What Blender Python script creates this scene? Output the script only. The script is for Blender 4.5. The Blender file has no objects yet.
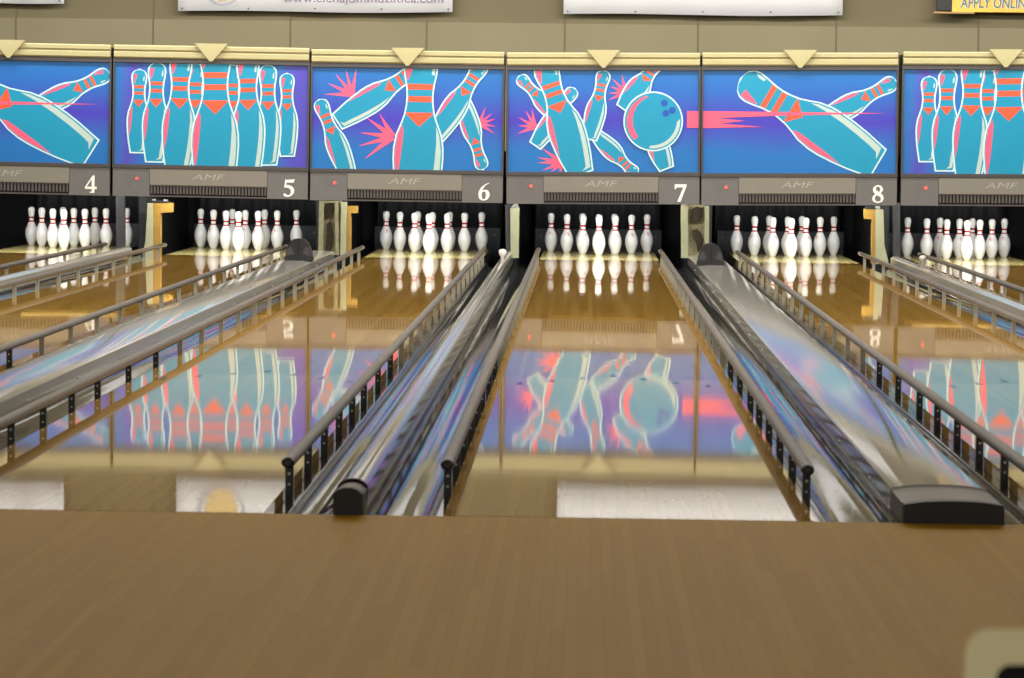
import bpy, bmesh, math, random
from mathutils import Matrix, Vector
random.seed(7)
scn = bpy.context.scene
COL = scn.collection
PI = math.pi

# ------------------------------------------------------------------ camera
F_PX = 2852.3
CAM = Vector((-0.1398, -8.0275, 1.0702))
YAW, PITCH, ROLL = 0.0248, 0.0703, 0.0116
c_, s_ = math.cos(YAW), math.sin(YAW)
FW = Vector((-s_ * math.cos(PITCH), c_ * math.cos(PITCH), -math.sin(PITCH)))
RT = Vector((c_, s_, 0))
UP = RT.cross(FW)
cr, sr = math.cos(ROLL), math.sin(ROLL)
R2 = RT * cr + UP * sr
U2 = UP * cr - RT * sr


def at_y(px, py, Y):
    """world point on the plane y=Y that the survey of the photograph gives for a measured point"""
    d = FW * F_PX + R2 * (px - 512) - U2 * (py - 339)
    return CAM + d * ((Y - CAM.y) / d.y)


def make_camera():
    cd = bpy.data.cameras.new('camera')
    cam = bpy.data.objects.new('camera', cd)
    COL.objects.link(cam)
    m = Matrix((R2, U2, -FW)).transposed().to_4x4()
    m.translation = CAM
    cam.matrix_world = m
    cd.sensor_width = 36
    cd.lens = F_PX / 1024 * 36
    cd.clip_start = 0.1
    cd.clip_end = 200
    cd.dof.use_dof = True
    cd.dof.focus_distance = 21
    cd.dof.aperture_fstop = 10.0
    scn.camera = cam


make_camera()

# ------------------------------------------------------------------ materials


def lin(c):
    out = []
    for v in c[:3]:
        v = v / 255
        out.append(v / 12.92 if v <= .04045 else ((v + .055) / 1.055) ** 2.4)
    return (*out, 1)


def mat(name, rgb, rough=.5, metal=0.0, var=.06, scale=8.0, emit=None, estr=0, spec=.5, coat=0, bump=0, stretch=(1, 1, 1)):
    m = bpy.data.materials.new(name)
    m.use_nodes = True
    nt = m.node_tree
    b = nt.nodes['Principled BSDF']
    b.inputs['Roughness'].default_value = rough
    b.inputs['Metallic'].default_value = metal
    b.inputs['Specular IOR Level'].default_value = spec
    if coat:
        b.inputs['Coat Weight'].default_value = coat
        b.inputs['Coat Roughness'].default_value = .05
    tc = nt.nodes.new('ShaderNodeTexCoord')
    mp = nt.nodes.new('ShaderNodeMapping')
    mp.inputs['Scale'].default_value = stretch
    n = nt.nodes.new('ShaderNodeTexNoise')
    n.inputs['Scale'].default_value = scale
    n.inputs['Detail'].default_value = 3
    nt.links.new(tc.outputs['Object'], mp.inputs['Vector'])
    nt.links.new(mp.outputs['Vector'], n.inputs['Vector'])
    r = nt.nodes.new('ShaderNodeMapRange')
    r.inputs['From Min'].default_value = .25
    r.inputs['From Max'].default_value = .75
    r.inputs['To Min'].default_value = 1 - var
    r.inputs['To Max'].default_value = 1 + var
    nt.links.new(n.outputs['Fac'], r.inputs['Value'])
    h = nt.nodes.new('ShaderNodeVectorMath')
    h.operation = 'SCALE'
    h.inputs[0].default_value = lin(rgb)[:3]
    nt.links.new(r.outputs['Result'], h.inputs['Scale'])
    nt.links.new(h.outputs['Vector'], b.inputs['Base Color'])
    if bump:
        bp = nt.nodes.new('ShaderNodeBump')
        bp.inputs['Strength'].default_value = 1
        bp.inputs['Distance'].default_value = bump
        nt.links.new(n.outputs['Fac'], bp.inputs['Height'])
        nt.links.new(bp.outputs['Normal'], b.inputs['Normal'])
    if emit:
        b.inputs['Emission Color'].default_value = lin(emit)
        b.inputs['Emission Strength'].default_value = estr
    return m


def wood(name, c1, c2, rough, board, blen, wav=0.0, grain=.12, spec=.5, seam_f=.55):
    """strip flooring: boards run along local y"""
    m = bpy.data.materials.new(name)
    m.use_nodes = True
    nt = m.node_tree
    L = nt.links.new
    b = nt.nodes['Principled BSDF']
    b.inputs['Roughness'].default_value = rough
    b.inputs['Specular IOR Level'].default_value = spec

    def math_(op, a, v=None):
        n = nt.nodes.new('ShaderNodeMath')
        n.operation = op
        if hasattr(a, 'links'):
            L(a, n.inputs[0])
        else:
            n.inputs[0].default_value = a
        if v is not None:
            if hasattr(v, 'links'):
                L(v, n.inputs[1])
            else:
                n.inputs[1].default_value = v
        return n.outputs[0]
    tc = nt.nodes.new('ShaderNodeTexCoord')
    sp = nt.nodes.new('ShaderNodeSeparateXYZ')
    L(tc.outputs['Object'], sp.inputs[0])
    oi = nt.nodes.new('ShaderNodeObjectInfo')
    xs = math_('DIVIDE', sp.outputs['X'], board)
    bi = math_('FLOOR', xs)
    seed = math_('MULTIPLY', oi.outputs['Random'], 37.0)
    wn1 = nt.nodes.new('ShaderNodeTexWhiteNoise')
    wn1.noise_dimensions = '2D'
    cb = nt.nodes.new('ShaderNodeCombineXYZ')
    L(bi, cb.inputs[0])
    L(math_('FLOOR', seed), cb.inputs[1])
    L(cb.outputs[0], wn1.inputs['Vector'])
    yy = math_('ADD', math_('DIVIDE', sp.outputs['Y'], blen), math_('MULTIPLY', wn1.outputs['Value'], 7.3))
    cb2 = nt.nodes.new('ShaderNodeCombineXYZ')
    L(bi, cb2.inputs[0])
    L(math_('FLOOR', yy), cb2.inputs[1])
    L(seed, cb2.inputs[2])
    wn2 = nt.nodes.new('ShaderNodeTexWhiteNoise')
    wn2.noise_dimensions = '3D'
    L(cb2.outputs[0], wn2.inputs['Vector'])
    mp = nt.nodes.new('ShaderNodeMapping')
    mp.inputs['Scale'].default_value = (70, 2.2, 1)
    L(tc.outputs['Object'], mp.inputs['Vector'])
    gn = nt.nodes.new('ShaderNodeTexNoise')
    gn.inputs['Scale'].default_value = 1
    gn.inputs['Detail'].default_value = 4
    L(mp.outputs['Vector'], gn.inputs['Vector'])
    fac = math_('ADD', math_('MULTIPLY', wn2.outputs['Value'], .7), math_('MULTIPLY', math_('SUBTRACT', gn.outputs['Fac'], .5), grain * 8))
    mx = nt.nodes.new('ShaderNodeMix')
    mx.data_type = 'RGBA'
    mx.inputs['A'].default_value = lin(c1)
    mx.inputs['B'].default_value = lin(c2)
    L(fac, mx.inputs['Factor'])
    # thin dark seam between boards
    fr = math_('FRACT', xs)
    seam = math_('LESS_THAN', fr, .05)
    mx2 = nt.nodes.new('ShaderNodeMix')
    mx2.data_type = 'RGBA'
    mx2.inputs['B'].default_value = lin([v * .62 for v in c1])
    L(math_('MULTIPLY', seam, seam_f), mx2.inputs['Factor'])
    L(mx.outputs['Result'], mx2.inputs['A'])
    L(mx2.outputs['Result'], b.inputs['Base Color'])
    if wav:
        mp2 = nt.nodes.new('ShaderNodeMapping')
        mp2.inputs['Scale'].default_value = (2.6, 4.2, 1)
        L(tc.outputs['Object'], mp2.inputs['Vector'])
        n2 = nt.nodes.new('ShaderNodeTexNoise')
        n2.inputs['Scale'].default_value = 1
        n2.inputs['Detail'].default_value = 1.5
        L(mp2.outputs['Vector'], n2.inputs['Vector'])
        bp = nt.nodes.new('ShaderNodeBump')
        bp.inputs['Strength'].default_value = 1
        bp.inputs['Distance'].default_value = wav
        L(n2.outputs['Fac'], bp.inputs['Height'])
        L(bp.outputs['Normal'], b.inputs['Normal'])
    return m


M = {}
M['heads'] = wood('lane maple', (206, 166, 88), (180, 138, 64), .036, .0270, 1.4, wav=.0001, grain=.03)
M['pine'] = wood('lane pine', (186, 147, 72), (156, 114, 48), .03, .0270, 2.2, wav=.0002, grain=.07)
M['deck'] = wood('pin deck maple', (232, 214, 140), (214, 190, 112), .10, .0270, .9, wav=.0001)
M['approach'] = wood('approach maple', (208, 164, 44), (196, 150, 36), .42, .0285, 1.3, grain=.04, spec=.04, seam_f=.3)
M['carpet'] = mat('seating floor', (70, 60, 52), .95, var=.25, scale=120)
M['arrow'] = mat('dark blue inlay', (24, 34, 90), .1)
M['gutter'] = mat('grey gutter plastic', (66, 66, 65), .06, var=.15, scale=3, bump=.0009, stretch=(6, .7, 6))
M['cap'] = mat('glossy grey cap', (180, 177, 168), .07, var=.08, scale=2.5, spec=.4, bump=.0002, stretch=(3, .6, 3))
M['capend'] = mat('grey end cap', (98, 92, 80), .3)
M['black'] = mat('matte black plastic', (14, 13, 13), .5)
M['rail'] = mat('grey rail plastic', (108, 100, 88), .38, var=.1, scale=4)
M['railend'] = mat('dark rail plug', (44, 44, 46), .35)
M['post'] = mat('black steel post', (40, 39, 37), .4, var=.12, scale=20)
M['postgrey'] = mat('pale grey post', (172, 170, 154), .4, var=.12, scale=20)  # paler tone for the far posts
M['bolt'] = mat('bright bolt', (200, 200, 196), .3, metal=.8)
M['pin'] = mat('white pin coating', (244, 243, 240), .22, var=.01)
M['pinred'] = mat('red pin band', (190, 22, 36), .25, var=.03)
M['pinmark'] = mat('red pin emblem', (206, 60, 78), .3, var=.03)
M['frame'] = mat('dark grey frame', (84, 82, 82), .3, metal=.3, var=.05)
M['bezel'] = mat('grey board', (108, 107, 106), .42, var=.03)
M['centre'] = mat('warm grey panel', (130, 127, 117), .4, var=.03)
M['vent'] = mat('vent fins', (86, 82, 80), .45)
M['dark'] = mat('dark recess', (26, 24, 24), .7)
M['logo'] = mat('pale grey lettering', (166, 164, 156), .4)
M['numeral'] = mat('white numeral', (246, 246, 240), .4, var=.01)
M['lamp'] = mat('red lamp', (238, 92, 86), .3, emit=(255, 90, 84), estr=.55)
M['faint'] = mat('faint marks', (97, 96, 95), .5)
M['cream'] = mat('cream trim', (178, 170, 126), .45, var=.04)
M['wall'] = mat('khaki wall paint', (134, 126, 98), .8, var=.05, scale=1.5)
M['wallup'] = mat('darker khaki wall', (114, 105, 78), .8, var=.05, scale=1.5)  # upper wall, a darker tone than the lower sheet
M['seam'] = mat('panel joint', (104, 96, 72), .8)
M['ceil'] = mat('ceiling paint', (196, 190, 172), .9)
M['banner'] = mat('white vinyl', (240, 240, 240), .45, var=.015, scale=2)
M['bannertext'] = mat('purple grey ink', (146, 128, 156), .5)
M['gold'] = mat('gold ink', (226, 196, 130), .5)
M['ring'] = mat('grey ink', (176, 172, 178), .5)
M['signyellow'] = mat('yellow sign', (240, 190, 76), .5)
M['signink'] = mat('slate ink', (84, 112, 124), .5)
M['signwhite'] = mat('pale ink', (238, 232, 206), .5)
M['woodledge'] = mat('wooden ledge', (176, 140, 84), .5, scale=30, stretch=(1, 8, 8))
M['kick'] = mat('cream kickback paint', (168, 166, 132), .5, var=.08, scale=14)
M['kickyellow'] = mat('yellow kickback paint', (158, 122, 52), .45, var=.1, scale=14)
M['khaki'] = mat('worn khaki steel', (150, 142, 108), .5, var=.22, scale=26)
M['opening_brown'] = mat('dark brown plate', (48, 36, 14), .7, var=.35, scale=30)  # for the flat plates that stand in for the openings
M['steel'] = mat('dark grey steel', (58, 57, 58), .5)
M['silver'] = mat('silver bracket', (206, 204, 196), .3, metal=.6)
M['pitblack'] = mat('pit black', (17, 17, 18), .85, var=.2)
M['curtain'] = mat('charcoal curtain', (30, 30, 32), .65, var=.3, scale=5)
M['cushion'] = mat('charcoal cushion', (40, 40, 43), .55, var=.25, scale=12)
M['hood'] = mat('charcoal hood', (38, 38, 40), .32, var=.1)
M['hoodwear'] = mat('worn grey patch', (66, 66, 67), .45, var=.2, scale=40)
M['console'] = mat('beige plastic', (206, 192, 146), .5, var=.03)
M['screen'] = mat('dark screen', (18, 12, 8), .3)
M['tan'] = mat('tan table', (214, 178, 92), .5)
M['tube'] = mat('fluorescent tube', (255, 250, 235), .4, emit=(255, 246, 222), estr=6)
# mask art inks
M['blue'] = None
M['cyan'] = mat('cyan ink', (26, 146, 184), .32, var=.02)
M['white'] = mat('white outline ink', (206, 236, 240), .32, var=.02)
M['orange'] = mat('orange ink', (246, 92, 62), .32, var=.02)
M['pink'] = mat('pink ink', (248, 96, 128), .32, var=.02)
M['pale'] = mat('pale grey ink', (184, 206, 200), .32, var=.02)
M['navy'] = mat('deep blue ink', (34, 84, 176), .32, var=.02)


def art_ground(name, edge, mid, axis):
    """printed backdrop: blue with a violet band (part of the artwork)"""
    m = bpy.data.materials.new(name)
    m.use_nodes = True
    nt = m.node_tree
    b = nt.nodes['Principled BSDF']
    b.inputs['Roughness'].default_value = .32
    tc = nt.nodes.new('ShaderNodeTexCoord')
    sp = nt.nodes.new('ShaderNodeSeparateXYZ')
    nt.links.new(tc.outputs['Object'], sp.inputs[0])
    n = nt.nodes.new('ShaderNodeTexNoise')
    n.inputs['Scale'].default_value = 1.3
    nt.links.new(tc.outputs['Object'], n.inputs['Vector'])
    a = nt.nodes.new('ShaderNodeMath')
    a.operation = 'MULTIPLY_ADD'
    nt.links.new(n.outputs['Fac'], a.inputs[0])
    a.inputs[1].default_value = .25
    nt.links.new(sp.outputs[axis], a.inputs[2])
    r = nt.nodes.new('ShaderNodeValToRGB')
    e = r.color_ramp.elements
    if axis == 'Z':
        mr = (-.44 + .12, .44 + .12)
        pts = [(0, edge), (.22, edge), (.5, mid), (.78, [(x * .8 + y * .2) for x, y in zip(edge, mid)]), (1, edge)]
    else:
        mr = (-.83 + .12, .83 + .12)
        pts = [(0, edge), (.07, mid), (.16, edge), (.84, edge), (.95, mid), (1, mid)]
    while len(e) < len(pts):
        e.new(.5)
    for el, (p, cc) in zip(e, pts):
        el.position = p
        el.color = lin(cc)
    mp = nt.nodes.new('ShaderNodeMapRange')
    mp.inputs['From Min'].default_value = mr[0]
    mp.inputs['From Max'].default_value = mr[1]
    nt.links.new(a.outputs[0], mp.inputs['Value'])
    nt.links.new(mp.outputs['Result'], r.inputs['Fac'])
    nt.links.new(r.outputs['Color'], b.inputs['Base Color'])
    return m


M['groundZ'] = art_ground('blue and violet backdrop', (32, 112, 186), (70, 58, 182), 'Z')
M['groundX'] = art_ground('blue backdrop violet ends', (38, 110, 184), (80, 74, 182), 'X')

# ------------------------------------------------------------------ mesh helpers


def box(bm, x0, x1, y0, y1, z0, z1, mi=0):
    v = [bm.verts.new(p) for p in ((x0, y0, z0), (x1, y0, z0), (x1, y1, z0), (x0, y1, z0), (x0, y0, z1), (x1, y0, z1), (x1, y1, z1), (x0, y1, z1))]
    fs = [(0, 3, 2, 1), (4, 5, 6, 7), (0, 1, 5, 4), (1, 2, 6, 5), (2, 3, 7, 6), (3, 0, 4, 7)]
    out = []
    for f in fs:
        q = bm.faces.new([v[i] for i in f])
        q.material_index = mi
        out.append(q)
    return out


def prism_y(bm, pts, y0, y1, mi=0, smooth=False, caps=True):
    """closed (x,z) outline swept along y"""
    a = [bm.verts.new((x, y0, z)) for x, z in pts]
    b = [bm.verts.new((x, y1, z)) for x, z in pts]
    n = len(pts)
    for i in range(n):
        j = (i + 1) % n
        f = bm.faces.new((a[i], b[i], b[j], a[j]))
        f.material_index = mi
        f.smooth = smooth
    if caps:
        a = [bm.verts.new(v.co) for v in a]
        b = [bm.verts.new(v.co) for v in b]
        for f in (bm.faces.new(a), bm.faces.new(b[::-1])):
            f.material_index = mi


def strip_y(bm, pts, y0, y1, mi=0, smooth=True):
    """open (x,z) line swept along y"""
    a = [bm.verts.new((x, y0, z)) for x, z in pts]
    b = [bm.verts.new((x, y1, z)) for x, z in pts]
    for i in range(len(pts) - 1):
        f = bm.faces.new((a[i], a[i + 1], b[i + 1], b[i]))
        f.material_index = mi
        f.smooth = smooth


def lathe(bm, prof, seg=24, mi=0, mids=None, smooth=True):
    rings = []
    for r, z in prof:
        if r < 1e-6:
            rings.append([bm.verts.new((0, 0, z))])
        else:
            rings.append([bm.verts.new((r * math.cos(2 * PI * k / seg), r * math.sin(2 * PI * k / seg), z)) for k in range(seg)])
    for i in range(len(rings) - 1):
        A, B = rings[i], rings[i + 1]
        for k in range(seg):
            l = (k + 1) % seg
            if len(A) == 1 and len(B) == 1:
                continue
            if len(A) == 1:
                f = bm.faces.new((A[0], B[l], B[k]))
            elif len(B) == 1:
                f = bm.faces.new((A[k], A[l], B[0]))
            else:
                f = bm.faces.new((A[k], A[l], B[l], B[k]))
            f.material_index = mids[i] if mids else mi
            f.smooth = smooth


def disc_y(bm, cx, cz, y0, y1, r, seg=14, mi=0):
    prism_y(bm, [(cx + r * math.cos(2 * PI * k / seg), cz + r * math.sin(2 * PI * k / seg)) for k in range(seg)], y0, y1, mi)


def obj(name, bm, mats, parent=None, loc=None, bevel=0, fixn=True):
    if fixn:
        bmesh.ops.recalc_face_normals(bm, faces=bm.faces)
    me = bpy.data.meshes.new(name)
    bm.to_mesh(me)
    bm.free()
    if not isinstance(mats, (list, tuple)):
        mats = [mats]
    for m in mats:
        me.materials.append(m)
    o = bpy.data.objects.new(name, me)
    COL.objects.link(o)
    if parent:
        o.parent = parent
    if loc:
        o.location = loc
    if bevel:
        md = o.modifiers.new('bevel', 'BEVEL')
        md.width = bevel
        md.segments = 2
        md.limit_method = 'ANGLE'
    return o


def thing(name, label, cat, loc=(0, 0, 0), rot=(0, 0, 0), group=None):
    o = bpy.data.objects.new(name, None)
    o.empty_display_size = .1
    COL.objects.link(o)
    o.location = loc
    o.rotation_euler = rot
    return tag(o, label, cat, group)


def tag(o, label, cat, group=None):
    o['label'] = label
    o['category'] = cat
    if group:
        o['group'] = group
    return o


def struct(o):
    o['kind'] = 'structure'
    return o


def text_bm(s, size, shear=0.0, width=None, bold=0.0):
    """letters as a mesh in the x-z plane; returns bmesh with its lower left at the origin"""
    cu = bpy.data.curves.new('letters', 'FONT')
    cu.body = s
    cu.size = size
    cu.shear = shear
    cu.extrude = 0.0
    cu.offset = bold
    t = bpy.data.objects.new('letters', cu)
    COL.objects.link(t)
    dg = bpy.context.evaluated_depsgraph_get()
    me = bpy.data.meshes.new_from_object(t.evaluated_get(dg))
    bm = bmesh.new()
    bm.from_mesh(me)
    bpy.data.objects.remove(t)
    bpy.data.curves.remove(cu)
    bpy.data.meshes.remove(me)
    xs = [v.co.x for v in bm.verts]
    x0, x1 = min(xs), max(xs)
    k = (width / (x1 - x0)) if width else 1
    for v in bm.verts:
        v.co = Vector(((v.co.x - x0) * k, 0, v.co.y))
    return bm


# ------------------------------------------------------------------ layout
HALF = .527
LANE_X = {4: -4.955, 5: -3.335, 6: -1.568, 7: 0.0, 8: 1.769, 9: 3.381}
WHERE = {4: 'lane 4', 5: 'lane 5', 6: 'lane 6', 7: 'lane 7', 8: 'lane 8', 9: 'the rightmost lane'}
WIDE = {4: 'under the numeral 4', 5: 'under the numeral 5', 6: 'under the numeral 6', 7: 'under the numeral 7', 8: 'under the numeral 8', 9: 'at the far right, past lane 8'}
HEAD = 18.288
DECK0, LANE_END = 17.25, 19.3
YM = 16.8            # front of the masking units
YW = 19.4            # rear wall above the machines

# ------------------------------------------------------------------ setting
bm = bmesh.new()
box(bm, -9, 9, -4.7, -.012, -.2, 0)
struct(obj('floor', bm, M['approach']))
bm = bmesh.new()
box(bm, -9, 9, -12, -4.7, -.3, -.18)
struct(obj('floor_seating', bm, M['carpet']))
bm = bmesh.new()
box(bm, -9, 9, -.012, 21, -.3, -.17)
struct(obj('floor_lane_bed', bm, M['pitblack']))
bm = bmesh.new()
box(bm, -9, 9, -.012, 0, -.17, -.002)
struct(obj('trim_1', bm, M['dark']))          # dark foul line strip
bm = bmesh.new()
box(bm, -9, 9, YW, YW + .15, .95, 3.7)
struct(obj('wall_back', bm, M['wallup']))
# lower wall sheet stands a little in front of the upper one
zs = at_y(512, 23, YW - .05).z
bm = bmesh.new()
box(bm, -9, 9, YW - .05, YW - .001, .95, zs)
struct(obj('wall_back_lower', bm, M['wall']))
bm = bmesh.new()
for px, py in ((17, 20), (154, 20), (291, 20), (427, 22), (565, 20), (698, 22), (836, 22), (978, 22)):
    x = at_y(px, py, YW).x
    box(bm, x - .006, x + .006, YW - .056, YW - .0495, 1.0, zs)
    box(bm, x - .006, x + .006, YW - .006, YW + .001, zs, 3.6)
struct(obj('trim_2', bm, M['seam']))
bm = bmesh.new()
box(bm, -9.15, -9, -12, 21, -.3, 3.7)
struct(obj('wall_left', bm, M['wall']))
bm = bmesh.new()
box(bm, 9, 9.15, -12, 21, -.3, 3.7)
struct(obj('wall_right', bm, M['wall']))
bm = bmesh.new()
box(bm, -9, 9, -12, YW, 3.6, 3.75)
struct(obj('ceiling', bm, M['ceil']))
bm = bmesh.new()
box(bm, -9, 9, YM + .3, 21, .86, .95)
struct(obj('pit_light_block', bm, M['pitblack']))  # unseen plate added to keep the overhead light out of the pit
bm = bmesh.new()
box(bm, -9, 9, 20.6, 20.7, -.17, .95)
struct(obj('wall_pit', bm, M['pitblack']))

# ------------------------------------------------------------------ lanes
lane_src = None
for n, X in LANE_X.items():
    t = thing('bowling_lane', 'long glossy wooden bowling lane ' + WIDE[n], 'lane', (X, 0, 0), group='bowling lanes')
    if lane_src is None:
        bm = bmesh.new()
        box(bm, -HALF, HALF, 0.0, 4.7, -.1, 0)
        a = obj('lane_head', bm, M['heads'], t)
        bm = bmesh.new()
        box(bm, -HALF, HALF, 4.7, DECK0, -.1, 0)
        b = obj('lane_bed', bm, M['pine'], t)
        bm = bmesh.new()
        box(bm, -HALF, HALF, DECK0, LANE_END, -.1, 0)
        d = obj('pin_deck', bm, M['deck'], t)
        bm = bmesh.new()
        v = [bm.verts.new(p) for p in ((-.016, -.11, 0), (.016, -.11, 0), (.006, 0, 0), (0, .06, 0), (-.006, 0, 0))]
        bm.faces.new(v)
        ar = []
        for k in range(-3, 4):
            if k == -3:
                o = obj('arrow_marker', bm, M['arrow'], t)
                first = o
            else:
                o = first.copy()
                COL.objects.link(o)
                o.parent = t
            o.location = (k * .137, 4.93 - abs(k) * .155, .0006)
            ar.append(o)
        lane_src = [a, b, d] + ar
    else:
        for s in lane_src:
            o = s.copy()
            COL.objects.link(o)
            o.parent = t

# ------------------------------------------------------------------ divisions: gutters and caps
DIV = {(4, 5): 'n', (5, 6): 'w', (6, 7): 'n', (7, 8): 'w', (8, 9): 'n'}


def gutter(lane, side, xa, xb):
    """channel between the lane edge xa and the cap side xb"""
    sg = 1 if xb > xa else -1
    w = abs(xb - xa)
    led = .036
    pts = [(0, -.09), (0, -.042), (led, -.042), (led + .006, -.046)]
    r = (w - led - .006) / 2
    cx = led + .006 + r
    for k in range(1, 16):
        a = PI * k / 16
        pts.append((cx - r * math.cos(a), -.046 + .034 * (k / 16) - .062 * math.sin(a)))
    w -= .002
    pts[0] = (.002, -.115)
    pts[1] = (.002, -.042)
    pts += [(w, -.012), (w, -.115)]
    bm = bmesh.new()
    prism_y(bm, [(xa + sg * x, z) for x, z in pts], .002, 17.4, smooth=False)
    o = obj('gutter', bm, M['gutter'])
    for f in o.data.polygons:
        f.use_smooth = f.normal.z > .1 and f.normal.z < .9999
    tag(o, 'grey channel gutter along the %s edge of %s' % (side, WHERE[lane]), 'gutter', 'gutters beside the lanes')


def arch(x0, x1, zs_, zc, n=16):
    return [(x0 + (x1 - x0) * k / n, zs_ + (zc - zs_) * (1 - abs(2 * k / n - 1) ** 2.6)) for k in range(n + 1)]


CAPS = {}
CLIP = []
for (l, r), kind in DIV.items():
    el, er = LANE_X[l] + HALF, LANE_X[r] - HALF
    cx = (el + er) / 2
    hw = .042 if kind == 'n' else .141
    cx += {(6, 7): -.014, (7, 8): .028, (5, 6): -.012}.get((l, r), 0)
    CAPS[(l, r)] = (cx, hw)
    gutter(l, 'right', el, cx - hw)
    gutter(r, 'left', er, cx + hw)
    zsd, zc = (.062, .082) if kind == 'n' else (.057, .069)
    if kind == 'n':
        t = thing('division_cap', 'narrow glossy grey capping strip between %s and %s' % (WHERE[l], WHERE[r]), 'lane divider', (cx, 0, 0), group='capping strips between lanes')
    else:
        t = thing('division_cap', 'wide glossy grey ball return cover between %s and %s' % (WHERE[l], WHERE[r]), 'ball return cover', (cx, 0, 0), group='capping strips between lanes')
    top = arch(-hw, hw, zsd, zc)
    bm = bmesh.new()
    y1 = 16.9
    ln = .14 if kind == 'n' else .34
    prism_y(bm, top + [(hw, -.1), (-hw, -.1)], ln, y1, smooth=False)
    for f in bm.faces:
        if abs(f.normal.z) > .5:
            f.smooth = True
    o = obj('cap_cover', bm, M['cap'], t)
    for f in o.data.polygons:
        f.use_smooth = f.normal.z > .7
    # lower, darker end piece
    bm = bmesh.new()
    dz = .006
    prism_y(bm, [(x * .99, z - dz) for x, z in top] + [(hw * .99, -.1), (-hw * .99, -.1)], .03, ln)
    obj('cap_end_piece', bm, M['capend'], t)
    bm = bmesh.new()
    prism_y(bm, [(x, z - .004) for x, z in top] + [(hw, -.002), (-hw, -.002)], -.02, .03)
    obj('cap_end_block', bm, M['black'], t, bevel=.004)
    if kind == 'n':
        bm = bmesh.new()
        prism_y(bm, [(x * 1.04, z + .003) for x, z in top] + [(hw * 1.04, .02), (-hw * 1.04, .02)], ln, ln + .02)
        obj('cap_band', bm, M['black'], t)
        # pale peg near the far end of the strip
        if l == 4:
            continue
        bm = bmesh.new()
        lathe(bm, [(0, 0), (.014, 0), (.014, .03), (.026, .045), (.032, .065), (.026, .088), (0, .096)], 14)
        obj('end_peg', bm, M['numeral'] if r == 7 else M['silver'], t, (0, 14.9 if r == 9 else 15.1, .078))
    else:
        for sx in (-1, 1):
            for k in range(14):
                y = .9 + k * 1.1
                if not CLIP:
                    bm = bmesh.new()
                    box(bm, -.0015, .0015, 0, .07, .01, .018)
                    q = obj('side_clip', bm, M['silver'])
                    CLIP.append(q)
                else:
                    q = CLIP[0].copy()
                    COL.objects.link(q)
                q.parent = t
                q.location = (sx * (hw + .0016), y, 0)

# ------------------------------------------------------------------ bumper rails
bm = bmesh.new()
pts = []
for k in range(14):
    a = 2 * PI * k / 14
    pts.append((.021 * math.cos(a), .084 + .018 * math.sin(a)))
prism_y(bm, pts, 0, 16.8, smooth=True)
rail_me = obj('rail', bm, M['rail'])
bm = bmesh.new()
ring = []
for i, (y, s) in enumerate(((0.0, 1.02), (-.012, .98), (-.022, .8), (-.027, .45))):
    ring.append([bm.verts.new((.021 * s * math.cos(2 * PI * k / 14), y, .084 + .018 * s * math.sin(2 * PI * k / 14))) for k in range(14)])
for i in range(3):
    for k in range(14):
        l = (k + 1) % 14
        f = bm.faces.new((ring[i][k], ring[i][l], ring[i + 1][l], ring[i + 1][k]))
        f.smooth = True
bm.faces.new(ring[-1])
bm.faces.new(ring[0][::-1])
plug_me = obj('rail_plug', bm, M['railend'])
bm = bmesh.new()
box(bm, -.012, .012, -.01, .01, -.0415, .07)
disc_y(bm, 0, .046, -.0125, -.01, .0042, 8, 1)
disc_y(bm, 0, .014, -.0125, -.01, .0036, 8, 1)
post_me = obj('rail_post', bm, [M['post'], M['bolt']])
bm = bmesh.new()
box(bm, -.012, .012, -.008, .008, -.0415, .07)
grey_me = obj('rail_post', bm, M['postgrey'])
src_used = False
grey_used = False
for n, X in LANE_X.items():
    for side, sg in (('left', -1), ('right', 1)):
        if (n, side) in ((4, 'left'), (9, 'right')):
            continue
        t = thing('bumper_rail', 'grey bumper rail on posts along the %s edge of %s' % (side, WHERE[n]), 'bumper rail',
                  (X + sg * (HALF + .016), .54, 0), group='bumper rails beside the lanes')
        if not src_used:
            ro, po, so_ = rail_me, plug_me, post_me
        else:
            ro, po, so_ = rail_me.copy(), plug_me.copy(), None
            COL.objects.link(ro)
            COL.objects.link(po)
        ro.parent = t
        po.parent = t
        k = 0
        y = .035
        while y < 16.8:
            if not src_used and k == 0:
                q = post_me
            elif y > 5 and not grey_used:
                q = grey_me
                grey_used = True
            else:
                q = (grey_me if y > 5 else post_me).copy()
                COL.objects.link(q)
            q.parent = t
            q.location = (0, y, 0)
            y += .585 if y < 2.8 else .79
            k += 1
        src_used = True

# ------------------------------------------------------------------ pins
inch = .0254
prof_in = [(0, 0), (.98, 0), (1.08, .12), (1.414, .75), (1.72, 1.5), (1.953, 2.25), (2.13, 2.8), (2.255, 3.375), (2.345, 3.95), (2.383, 4.5), (2.36, 5.1), (2.282, 5.875),
           (2.1, 6.6), (1.852, 7.25), (1.52, 8.0), (1.236, 8.625), (1.08, 9.05), (.982, 9.375), (.945, 9.55), (.899, 10.0), (.905, 10.45), (.935, 10.875), (.965, 11.1), (1.047, 11.75),
           (1.13, 12.2), (1.203, 12.625), (1.26, 13.1), (1.273, 13.5), (1.25, 13.9), (1.14, 14.35), (.93, 14.68), (.65, 14.88), (.33, 14.97), (0, 15.0)]
mids = []
for i in range(len(prof_in) - 1):
    zm = (prof_in[i][1] + prof_in[i + 1][1]) / 2
    mids.append(1 if (9.05 < zm < 9.55) or (10.45 < zm < 11.1) else 0)


def pin_radius(z):
    for (r0, z0), (r1, z1) in zip(prof_in[1:], prof_in[2:]):
        if z0 <= z <= z1:
            return r0 + (r1 - r0) * (z - z0) / (z1 - z0 + 1e-9)
    return 0


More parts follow.
